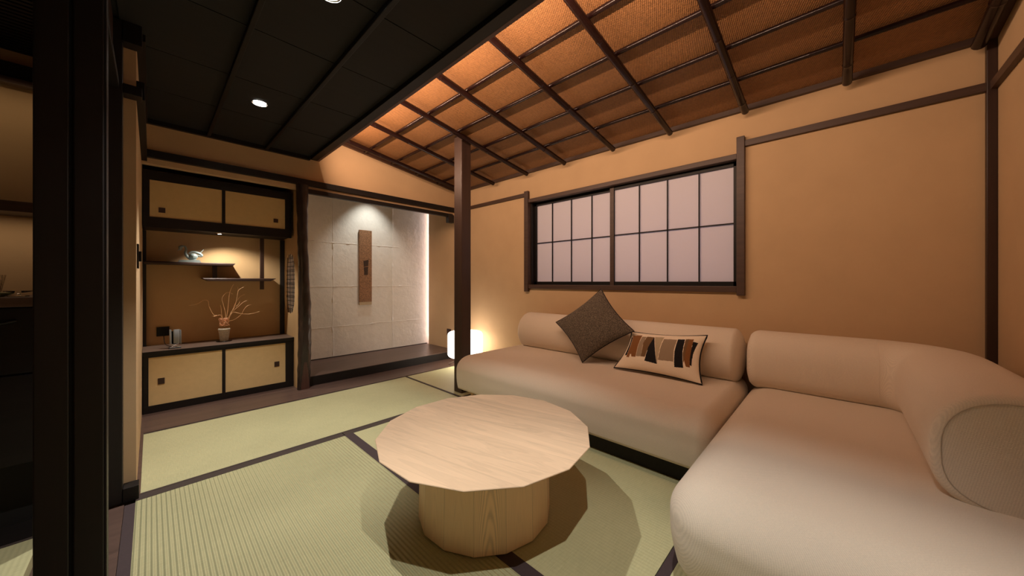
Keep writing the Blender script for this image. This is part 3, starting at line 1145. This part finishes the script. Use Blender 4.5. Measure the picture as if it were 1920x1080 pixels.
def leanbox(mbx, cx, y0, y1, z0, z1, w, lean):
    vs = []
    for z in (z0, z1):
        s = (z - z0) * lean
        for (x, y) in ((cx - w / 2, y0), (cx + w / 2, y0), (cx + w / 2, y1), (cx - w / 2, y1)):
            vs.append((x, y + s, z))
    mbx.add(vs, [(0, 3, 2, 1), (4, 5, 6, 7), (0, 1, 5, 4), (1, 2, 6, 5), (2, 3, 7, 6), (3, 0, 4, 7)])




def curved_slab(x0, x1, z0, z1, th, lean, bulge):
    """upright slab whose front swells towards the room"""
    m = MB()
    vs = []
    n = 12
    for k in range(n + 1):
        t = k / n
        z = z0 + (z1 - z0) * t
        y = 3.85 + lean * (z - z0) - bulge * math.sin(PI * t)
        for (x, yy_) in ((x0, y + 0.004), (x0 + 0.006, y), (x1 - 0.006, y), (x1, y + 0.004), (x1, y + th), (x0, y + th)):
            vs.append((x, yy_, z))
    fs = [tuple(range(5, -1, -1)), tuple(range(n * 6, n * 6 + 6))]
    for k in range(n):
        for q in range(6):
            fs.append((k * 6 + q, k * 6 + (q + 1) % 6, k * 6 + 6 + (q + 1) % 6, k * 6 + 6 + q))
    m.add(vs, fs, 0, False)
    return m


curved_slab(0.121, 0.158, 0.505, 0.612, 0.016, 0.30, 0.010).build('handset', 'silver', ph)
curved_slab(0.108, 0.164, 0.500, 0.600, 0.010, 0.30, -0.014).build('backing', 'blackmetal', ph)
curved_slab(0.098, 0.110, 0.498, 0.612, 0.026, 0.30, 0.012).build('side_rail', 'silver', ph)
curved_slab(0.160, 0.167, 0.498, 0.606, 0.022, 0.30, 0.010).build('side_rail', 'silver', ph)
mb = MB()
for s in (-1, 1):
    mb.tube([(0.128 - s * 0.030, 3.822, 0.474), (0.128 + s * 0.030, 3.858, 0.506)], 0.004, 8)
    mb.tube([(0.128 - 0.034, 3.822, 0.473), (0.128 + 0.034, 3.822, 0.473)], 0.005, 8)
mb.build('wire_stand', 'chrome', ph)
MB().box((0.092, 3.815, 0.468), (0.164, 3.89, 0.472)).build('foot_plate', 'blackmetal', ph)
o = MB().box((0.028, 4.126, 0.540), (0.105, 4.1395, 0.618), bev=0.003).build('wall_outlet', 'blackmetal')
tag(o, 'black outlet plate on the niche back wall behind the phone', 'outlet')
mb = MB()
sweep(mb, [(0.07, 4.122, 0.56), (0.075, 4.08, 0.49), (0.09, 4.0, 0.474), (0.115, 3.90, 0.474)], 0.0025, 0.0025, 6)
tag(mb.build('phone_cable', 'blackmetal'), 'black cable running from the niche outlet to the phone', 'cable')

# ------------------------------------------------------------------ alcove plaque, outlet, lantern
pq = thing('wall_plaque', (1.885, 4.385, 0.70), 'tall narrow speckled brown plaque hanging on the white alcove wall', 'wall hanging')
mb = MB()
mb.box((1.806, 4.372, 0.742), (1.966, 4.392, 1.656), bev=0.002)
mb.build('board', 'plaque', pq)
MB().box((1.808, 4.374, 0.703), (1.966, 4.390, 0.742)).build('lower_edge', 'sand', pq, label='paler strip along the foot')
mb = MB()
for poly in ([(1.857, 1.262), (1.922, 1.282), (1.918, 1.200), (1.862, 1.188)], [(1.861, 1.180), (1.918, 1.192), (1.912, 1.085), (1.868, 1.085)]):
    mb.prism(poly, 1, 4.3705, 4.3725)
mb.build('dark_mark', 'plaque_dark', pq)
o = MB().box((XW - 0.010, 3.80, 0.265), (XW, 3.885, 0.355), bev=0.003).build('wall_outlet', 'handle')
tag(o, 'dark outlet plate low on the alcove side wall by the lantern', 'outlet')

LX, LY = 2.555, 3.19
ln = thing('floor_lantern', (LX, LY, 0.0), 'glowing white drum floor lantern behind the square post', 'lamp')
prof = []
for k in range(9):
    a = PI / 2 * k / 8
    prof.append((0.165 + 0.04 * math.sin(a), 0.117 + 0.04 * (1 - math.cos(a))))
for k in range(9):
    a = PI / 2 * k / 8
    prof.append((0.165 + 0.04 * math.cos(a), 0.370 + 0.04 * math.sin(a)))
prof = [(0.0, 0.117)] + prof + [(0.0, 0.41)]
MB().lathe(prof, (LX, LY, 0), 48).build('shade', 'lantern', ln)
MB().lathe([(0.05, 0.085), (0.06, 0.09), (0.06, 0.118)], (LX, LY, 0), 24).build('collar', 'chrome', ln)
for k in range(3):
    a = math.radians(115 + 120 * k)
    mb = MB()
    sweep(mb, [(LX + 0.04 * math.cos(a), LY + 0.04 * math.sin(a), 0.10), (LX + 0.12 * math.cos(a), LY + 0.12 * math.sin(a), 0.055),
               (LX + 0.215 * math.cos(a), LY + 0.215 * math.sin(a), 0.010)], 0.008, 0.010, 10)
    mb.build('leg', 'chrome', ln)

# ------------------------------------------------------------------ downlights
for i, (x, y) in enumerate(DL):
    lb = ['round recessed downlight in the black ceiling nearest the niche', 'round recessed downlight in the black ceiling at the top edge of view',
          'round recessed downlight in the black ceiling above the viewer'][i]
    t = thing('ceiling_downlight', (x, y, 2.178), lb, 'light', 'downlights in the black ceiling')
    MB().lathe([(0.043, -0.004), (0.045, 0.0), (0.036, 0.0), (0.030, 0.0005)], (x, y, 2.1745), 32, cap=False).build('trim_ring', 'chrome', t)
    MB().lathe([(0.034, -0.0015), (0.0, -0.0015)], (x, y, 2.174), 32).build('lens', 'lens', t)

# ------------------------------------------------------------------ round table
CXT, CYT, RT = 1.020, 1.132, 0.4585
tb = thing('round_table', (CXT, CYT, 0.0), 'low round faceted pale wood table on a drum base in front of the sofa', 'table')
N = 15


def ring(cx, cy, r, z, n, a0):
    return [(cx + r * math.cos(math.radians(a0) + 2 * PI * k / n), cy + r * math.sin(math.radians(a0) + 2 * PI * k / n), z) for k in range(n)]


mb = MB()
levels = [(RT - 0.016, 0.336), (RT - 0.001, 0.3455), (RT, 0.348), (RT - 0.0015, 0.350)]
vs = []
for r, z in levels:
    vs += ring(CXT, CYT, r, z, N, 3.5)
fs = [tuple(range(N - 1, -1, -1)), tuple(range(3 * N, 4 * N))]
for l in range(3):
    for k in range(N):
        fs.append((l * N + k, l * N + (k + 1) % N, (l + 1) * N + (k + 1) % N, (l + 1) * N + k))
mb.add(vs, fs)
M['tabletop'] = None


def mk_top():
    t = NT('table_top_boards')
    v = t.mapping((1, 1, 1), (0, 0, math.radians(77.4)))
    sx = t.n('ShaderNodeSeparateXYZ')
    t.l(v, sx.inputs[0])
    # boards run along x, each 0.13 wide with its own tone
    idx = t.math('FLOOR', t.math('DIVIDE', sx.outputs[1], 0.118))
    wn_ = t.n('ShaderNodeTexWhiteNoise', noise_dimensions='1D')
    t.l(idx, wn_.inputs['W'])
    off = t.n('ShaderNodeCombineXYZ')
    t.l(t.math('MULTIPLY', wn_.outputs[0], 13.0), off.inputs[0])
    t.l(t.math('MULTIPLY', wn_.outputs[0], 7.0), off.inputs[2])
    ad = t.n('ShaderNodeVectorMath', operation='ADD')
    t.l(v, ad.inputs[0])
    t.l(off.outputs[0], ad.inputs[1])
    mp = t.n('ShaderNodeMapping')
    mp.inputs['Scale'].default_value = (1.8, 16, 16)
    t.l(ad.outputs[0], mp.inputs[0])
    f = t.noise(mp.outputs[0], 1.0, 5, 0.55, 1.6)
    lines = t.math('SINE', t.math('MULTIPLY', f, 46.0))
    mix = t.math('ADD', t.math('MULTIPLY', f, 0.72), t.math('ADD', t.math('MULTIPLY', lines, 0.045), t.math('MULTIPLY', wn_.outputs[0], 0.24)))
    bs = t.math('ABSOLUTE', t.math('SUBTRACT', t.math('FRACT', t.math('DIVIDE', sx.outputs[1], 0.118)), 0.5))
    mix = t.math('SUBTRACT', mix, t.math('MULTIPLY', t.math('GREATER_THAN', bs, 0.490), 0.16))
    c = srgb(218, 190, 160)
    t.l(t.ramp(mix, [(0.28, mul(c, 0.84)), (0.48, c), (0.66, mul(c, 1.10))]), t.b.inputs['Base Color'])
    t.b.inputs['Roughness'].default_value = 0.45
    t.b.inputs['Specular IOR Level'].default_value = 0.3
    return t.m


M['tabletop'] = mk_top()
mb.build('tabletop', 'tabletop', tb)
NB = 15
mb = MB()
R0 = 0.286
vs = ring(CXT, CYT, R0 - 0.004, 0.0017, NB, 3.5) + ring(CXT, CYT, R0, 0.006, NB, 3.5) + ring(CXT, CYT, R0 - 0.006, 0.336, NB, 3.5)
fs = [tuple(range(NB - 1, -1, -1)), tuple(range(2 * NB, 3 * NB))]
for l in range(2):
    for k in range(NB):
        fs.append((l * NB + k, l * NB + (k + 1) % NB, (l + 1) * NB + (k + 1) % NB, (l + 1) * NB + k))
mb.add(vs, fs)


def mk_side():
    t = NT('table_side_staves')
    sx = t.n('ShaderNodeSeparateXYZ')
    t.l(t.o, sx.inputs[0])
    ax = t.math('SUBTRACT', sx.outputs[0], 0)
    ang = t.math('ARCTAN2', sx.outputs[1], sx.outputs[0])
    st = t.math('DIVIDE', t.math('SUBTRACT', ang, math.radians(3.5)), 2 * PI / NB)
    idx = t.math('FLOOR', st)
    fr = t.math('SUBTRACT', t.math('FRACT', st), 0.5)
    wn_ = t.n('ShaderNodeTexWhiteNoise', noise_dimensions='1D')
    t.l(idx, wn_.inputs['W'])
    # cathedral grain: parabola in (fr, z)
    z = sx.outputs[2]
    para = t.math('ADD', t.math('MULTIPLY', t.math('MULTIPLY', fr, fr), 1.3), t.math('MULTIPLY', z, 0.40))
    nz = t.noise(t.mapping((9, 9, 2.0)), 1.0, 3)
    ph_ = t.math('ADD', t.math('ADD', para, t.math('MULTIPLY', nz, 0.16)), wn_.outputs[0])
    s = t.math('SINE', t.math('MULTIPLY', ph_, 150.0))
    gain = t.math('MAXIMUM', t.math('MULTIPLY', t.math('POWER', wn_.outputs[0], 3.0), 0.6), t.math('COMPARE', idx, -6.0))
    fine = t.noise(t.mapping((160, 160, 5)), 1.0, 3)
    h = t.math('ADD', t.math('ADD', t.math('MULTIPLY', t.math('MULTIPLY', s, 0.22), gain), t.math('MULTIPLY', fine, 0.35)), t.math('MULTIPLY', wn_.outputs[0], 0.25))
    c = srgb(250, 218, 178)
    seam = t.math('GREATER_THAN', t.math('ABSOLUTE', fr), 0.490)
    h2 = t.math('SUBTRACT', h, t.math('MULTIPLY', seam, 0.3))
    t.l(t.ramp(h2, [(0.0, mul(c, 0.72)), (0.3, mul(c, 0.98)), (0.6, mul(c, 1.08))]), t.b.inputs['Base Color'])
    t.b.inputs['Roughness'].default_value = 0.5
    return t.m


M['staves'] = mk_side()
mb.build('drum_base', 'staves', tb, base=(CXT, CYT, 0))

# ------------------------------------------------------------------ sofa
sa = thing('sofa_section', (2.27, 1.37, 0.0), 'long straight cream sofa section under the window with a bolster back', 'sofa')
MB().rbox((1.735, 0.418, 0.115), (2.785, 2.335, 0.375), (0.14, 0.065, 0.105), 8, 4, low=0.35).build('seat', 'sofa', sa)
MB().rbox((2.435, 0.424, 0.345), (2.785, 2.285, 0.695), (0.1745, 0.060, 0.1745), 8, 5).build('bolster', 'sofa', sa)
MB().box((1.785, 0.50, 0.098), (2.72, 2.26, 0.122)).build('base_frame', 'table_side', sa, label='thin pale wooden base frame')
MB().box((1.83, 0.50, 0.0017), (2.72, 2.16, 0.102)).build('plinth', 'plinth', sa, label='black recessed plinth')
for (x, y) in ((1.86, 2.215), (2.68, 2.215)):
    MB().lathe([(0.018, 0.0002), (0.020, 0.004), (0.022, 0.115)], (x, y, 0), 20).build('foot', 'table_side', sa, label='pale wooden foot')

sb = thing('sofa_corner_section', (1.95, -0.06, 0.0), 'deep cream corner sofa section at right with a curved bolster back', 'sofa')


def sag(p):
    x, y, z = p
    return p


MB().rbox((1.075, -0.535, 0.10), (2.785, 0.412, 0.375), (0.17, 0.15, 0.120), 9, 4, low=0.45).build('seat', 'sofa', sb)
# curved bolster: superellipse section swept along an L path
path = []
for k in range(9):
    path.append((2.617, 0.402 - 0.554 * k / 8))
cxa, cya, ra = 2.407, -0.152, 0.21
for k in range(1, 15):
    a = -PI / 2 * k / 14
    path.append((cxa + ra * math.cos(a), cya + ra * math.sin(a)))
for k in range(1, 13):
    path.append((2.407 - (2.407 - 1.60) * k / 12, -0.362))
secN = 40


def section(sc):
    out = []
    for k in range(secN):
        a = 2 * PI * k / secN
        e = 2 / 2.35
        out.append((0.166 * sc[0] * math.copysign(abs(math.cos(a)) ** e, math.cos(a)),
                    0.174 * sc[1] * math.copysign(abs(math.sin(a)) ** (e if math.sin(a) > 0 else e * 0.74), math.sin(a))))
    return out


def bolster_rings():
    P = [Vector((p[0], p[1], 0)) for p in path]
    rings = []
    m = len(P)

    def fr(i):
        t = (P[min(i + 1, m - 1)] - P[max(i - 1, 0)]).normalized()
        return t, Vector((t.y, -t.x, 0))
    t0, n0 = fr(0)
    t1, n1 = fr(m - 1)
    R = 0.055
    seq = []
    for j in range(8):
        a = PI / 2 * j / 7               # 0: flat face rim, 90: full section
        along = R * (1 - math.sin(a))    # distance from the full section towards the cap
        sc = 1 - (R / 0.166) * (1 - math.sqrt(max(0, 1 - (1 - math.sin(a)) ** 2)))
        seq.append((P[0] + t0 * (R - along) - t0 * 0, n0, sc))
    start = seq
    mids = []
    for i in range(m):
        d = (P[i] - P[0]).length
        if d > R * 1.2:
            t, n = fr(i)
            mids.append((P[i], n, 1.0))
    R2 = 0.022
    end = []
    for j in range(1, 7):
        a = PI / 2 * j / 6
        end.append((P[-1] + t1 * R2 * math.sin(a), n1, 1 - (R2 / 0.166) * (1 - math.cos(a))))
    return start + mids + end


rings = bolster_rings()
zc = 0.521
mb = MB()
vs = []
for (p, n, sc) in rings:
    for (a, b) in section((sc, sc)):
        vs.append((p.x + n.x * a, p.y + n.y * a, zc + b))
fs = []
for i in range(len(rings) - 1):
    for k in range(secN):
        fs.append((i * secN + k, (i + 1) * secN + k, (i + 1) * secN + (k + 1) % secN, i * secN + (k + 1) % secN))
fs.append(tuple(range(secN)))
fs.append(tuple(range(len(vs) - 1, len(vs) - secN - 1, -1)))
mb.add(vs, fs, 0, True)
bo = mb.build('curved_bolster', 'sofa', sb)
# seams: end cap outline and the start of the bend
p, n, sc = rings[-1]
MB().tube([(p.x - 0.0005, p.y + n.y * a, zc + b) for (a, b) in section((sc * 1.0, sc * 1.0))], 0.0014, 6, closed=True).build('end_cap_seam', 'sofa_seam', bo)
pp = Vector((2.617, -0.15, 0))
MB().tube([(pp.x + a, pp.y, zc + b) for (a, b) in section((1.0, 1.0))], 0.0008, 6, closed=True).build('bend_seam', 'sofa', bo)
MB().box((1.16, -0.50, 0.085), (2.70, 0.33, 0.11)).build('base_frame', 'table_side', sb, label='thin pale wooden base frame')
MB().box((1.30, -0.46, 0.0017), (2.70, 0.30, 0.09)).build('plinth', 'plinth', sb, label='black recessed plinth')

# ------------------------------------------------------------------ cushions
PT = [('black', [(-0.006, 0.166), (0.024, 0.171), (0.066, 0.676), (0.024, 0.681)]),
      ('rust', [(0.019, 0.115), (0.181, 0.101), (0.189, 0.413), (0.22, 0.701), (0.157, 0.707), (0.134, 0.639), (0.117, 0.644), (0.122, 0.728), (0.072, 0.727), (0.039, 0.293)]),
      ('taupe', [(0.19, 0.144), (0.261, 0.148), (0.26, 0.396), (0.294, 0.677), (0.224, 0.685), (0.192, 0.412)]),
      ('olive', [(0.267, 0.139), (0.377, 0.146), (0.348, 0.434), (0.35, 0.674), (0.294, 0.677), (0.257, 0.339)]),
      ('black', [(0.377, 0.146), (0.516, 0.802), (0.358, 0.771), (0.348, 0.434)]),
      ('sand', [(0.382, 0.131), (0.507, 0.128), (0.499, 0.346), (0.51, 0.642), (0.516, 0.802)]),
      ('taupe', [(0.514, 0.181), (0.683, 0.17), (0.675, 0.417), (0.7, 0.688), (0.518, 0.707), (0.507, 0.399)]),
      ('black', [(0.69, 0.157), (0.777, 0.145), (0.786, 0.445), (0.821, 0.78), (0.719, 0.803), (0.689, 0.465)]),
      ('olive', [(0.784, 0.132), (0.824, 0.127), (0.83, 0.485), (0.817, 0.687), (0.794, 0.493)]),
      ('rust', [(0.824, 0.127), (0.881, 0.12), (0.892, 0.472), (0.896, 0.744), (0.85, 0.747), (0.819, 0.612), (0.826, 0.387)]),
      ('black', [(0.886, 0.181), (0.949, 0.196), (0.921, 0.466), (0.915, 0.71), (0.892, 0.691)])]
MI = {'cream': 0, 'black': 1, 'rust': 2, 'taupe': 3, 'olive': 4, 'sand': 5}


def inside(u, v, poly):
    c = False
    n = len(poly)
    for i in range(n):
        x1, y1 = poly[i]
        x2, y2 = poly[(i + 1) % n]
        if (y1 > v) != (y2 > v) and u < (x2 - x1) * (v - y1) / (y2 - y1) + x1:
            c = not c
    return c


def cushion(mbx, c, th, nu, nv, pinch, patt=None, seed=0):
    """c: corners TL, TR, BR, BL; returns the outline"""
    c = [Vector(p) for p in c]
    nrm = (c[1] - c[0]).cross(c[3] - c[0]).normalized()
    if nrm.x > 0:
        nrm = -nrm                      # towards the room
    ctr = sum(c, Vector()) / 4

    def P(u, v):
        p = (c[0] * (1 - u) + c[1] * u) * (1 - v) + (c[3] * (1 - u) + c[2] * u) * v
        U, V = 2 * u - 1, 2 * v - 1
        # concave edges
        k = pinch
        p = p + (ctr - p) * 0
        top = (c[0] + c[1]) / 2 - ctr
        rgt = (c[1] + c[2]) / 2 - ctr
        p = p - top * (-V) * k * (1 - U * U) * abs(V) ** 2 - rgt * U * k * (1 - V * V) * abs(U) ** 2
        return p

    def H(u, v):
        U, V = abs(2 * u - 1), abs(2 * v - 1)
        a = max(0, 1 - U ** 2.4) * max(0, 1 - V ** 2.4)
        return th * a ** 0.55 * (1 + 0.06 * noise.noise(Vector((u * 3, v * 3, seed))))
    vs, fs, mi = [], [], []
    for s in (1, -1):
        o = len(vs)
        for j in range(nv + 1):
            for i in range(nu + 1):
                u, v = i / nu, j / nv
                vs.append(P(u, v) + nrm * s * H(u, v))
        for j in range(nv):
            for i in range(nu):
                a = o + j * (nu + 1) + i
                f = (a, a + 1, a + nu + 2, a + nu + 1)
                fs.append(f if s < 0 else f[::-1])
                m = 0
                if patt and s > 0:
                    uu, vv = ((i + .5) / nu - 0.035) / 0.96, (j + .5) / nv * 1.02 - 0.01
                    for nm, poly in patt:
                        if inside(uu, vv, poly):
                            m = MI[nm]
                mi.append(m)
    for f, m in zip(fs, mi):
        mbx.f.append(tuple(len(mbx.v) + q for q in f))
        mbx.mi.append(m)
        mbx.sm.append(True)
    mbx.v += [tuple(v) for v in vs]
    out = [P(i / 20, 0) for i in range(20)] + [P(1, i / 20) for i in range(20)] + [P(1 - i / 20, 1) for i in range(20)] + [P(0, 1 - i / 20) for i in range(20)]
    return out


t = thing('cushion', (2.33, 1.40, 0.37), 'dark speckled tweed square cushion standing on one corner on the sofa', 'cushion')
mb = MB()
# corners: top, right, bottom, left of the diamond
ol = cushion(mb, [(2.485, 1.372, 0.942), (2.362, 1.045, 0.648), (2.268, 1.412, 0.381), (2.362, 1.731, 0.655)], 0.062, 40, 40, 0.10, None, 1)
mb.build('cover', 'tweed', t)
MB().tube(ol, 0.0035, 6, closed=True).build('piping', 'black_c', t)
t = thing('cushion', (2.33, 0.87, 0.37), 'cream rectangular cushion with rust, taupe and black patches and black piping', 'cushion')
mb = MB()
ol = cushion(mb, [(2.415, 1.088, 0.634), (2.415, 0.593, 0.660), (2.275, 0.588, 0.381), (2.275, 1.157, 0.386)], 0.058, 260, 150, 0.11, PT, 2)
mb.build('cover', ['cream', 'black_c', 'rust', 'taupe', 'olive', 'sand'], t)
MB().tube(ol, 0.0052, 6, closed=True).build('piping', 'black_c', t)
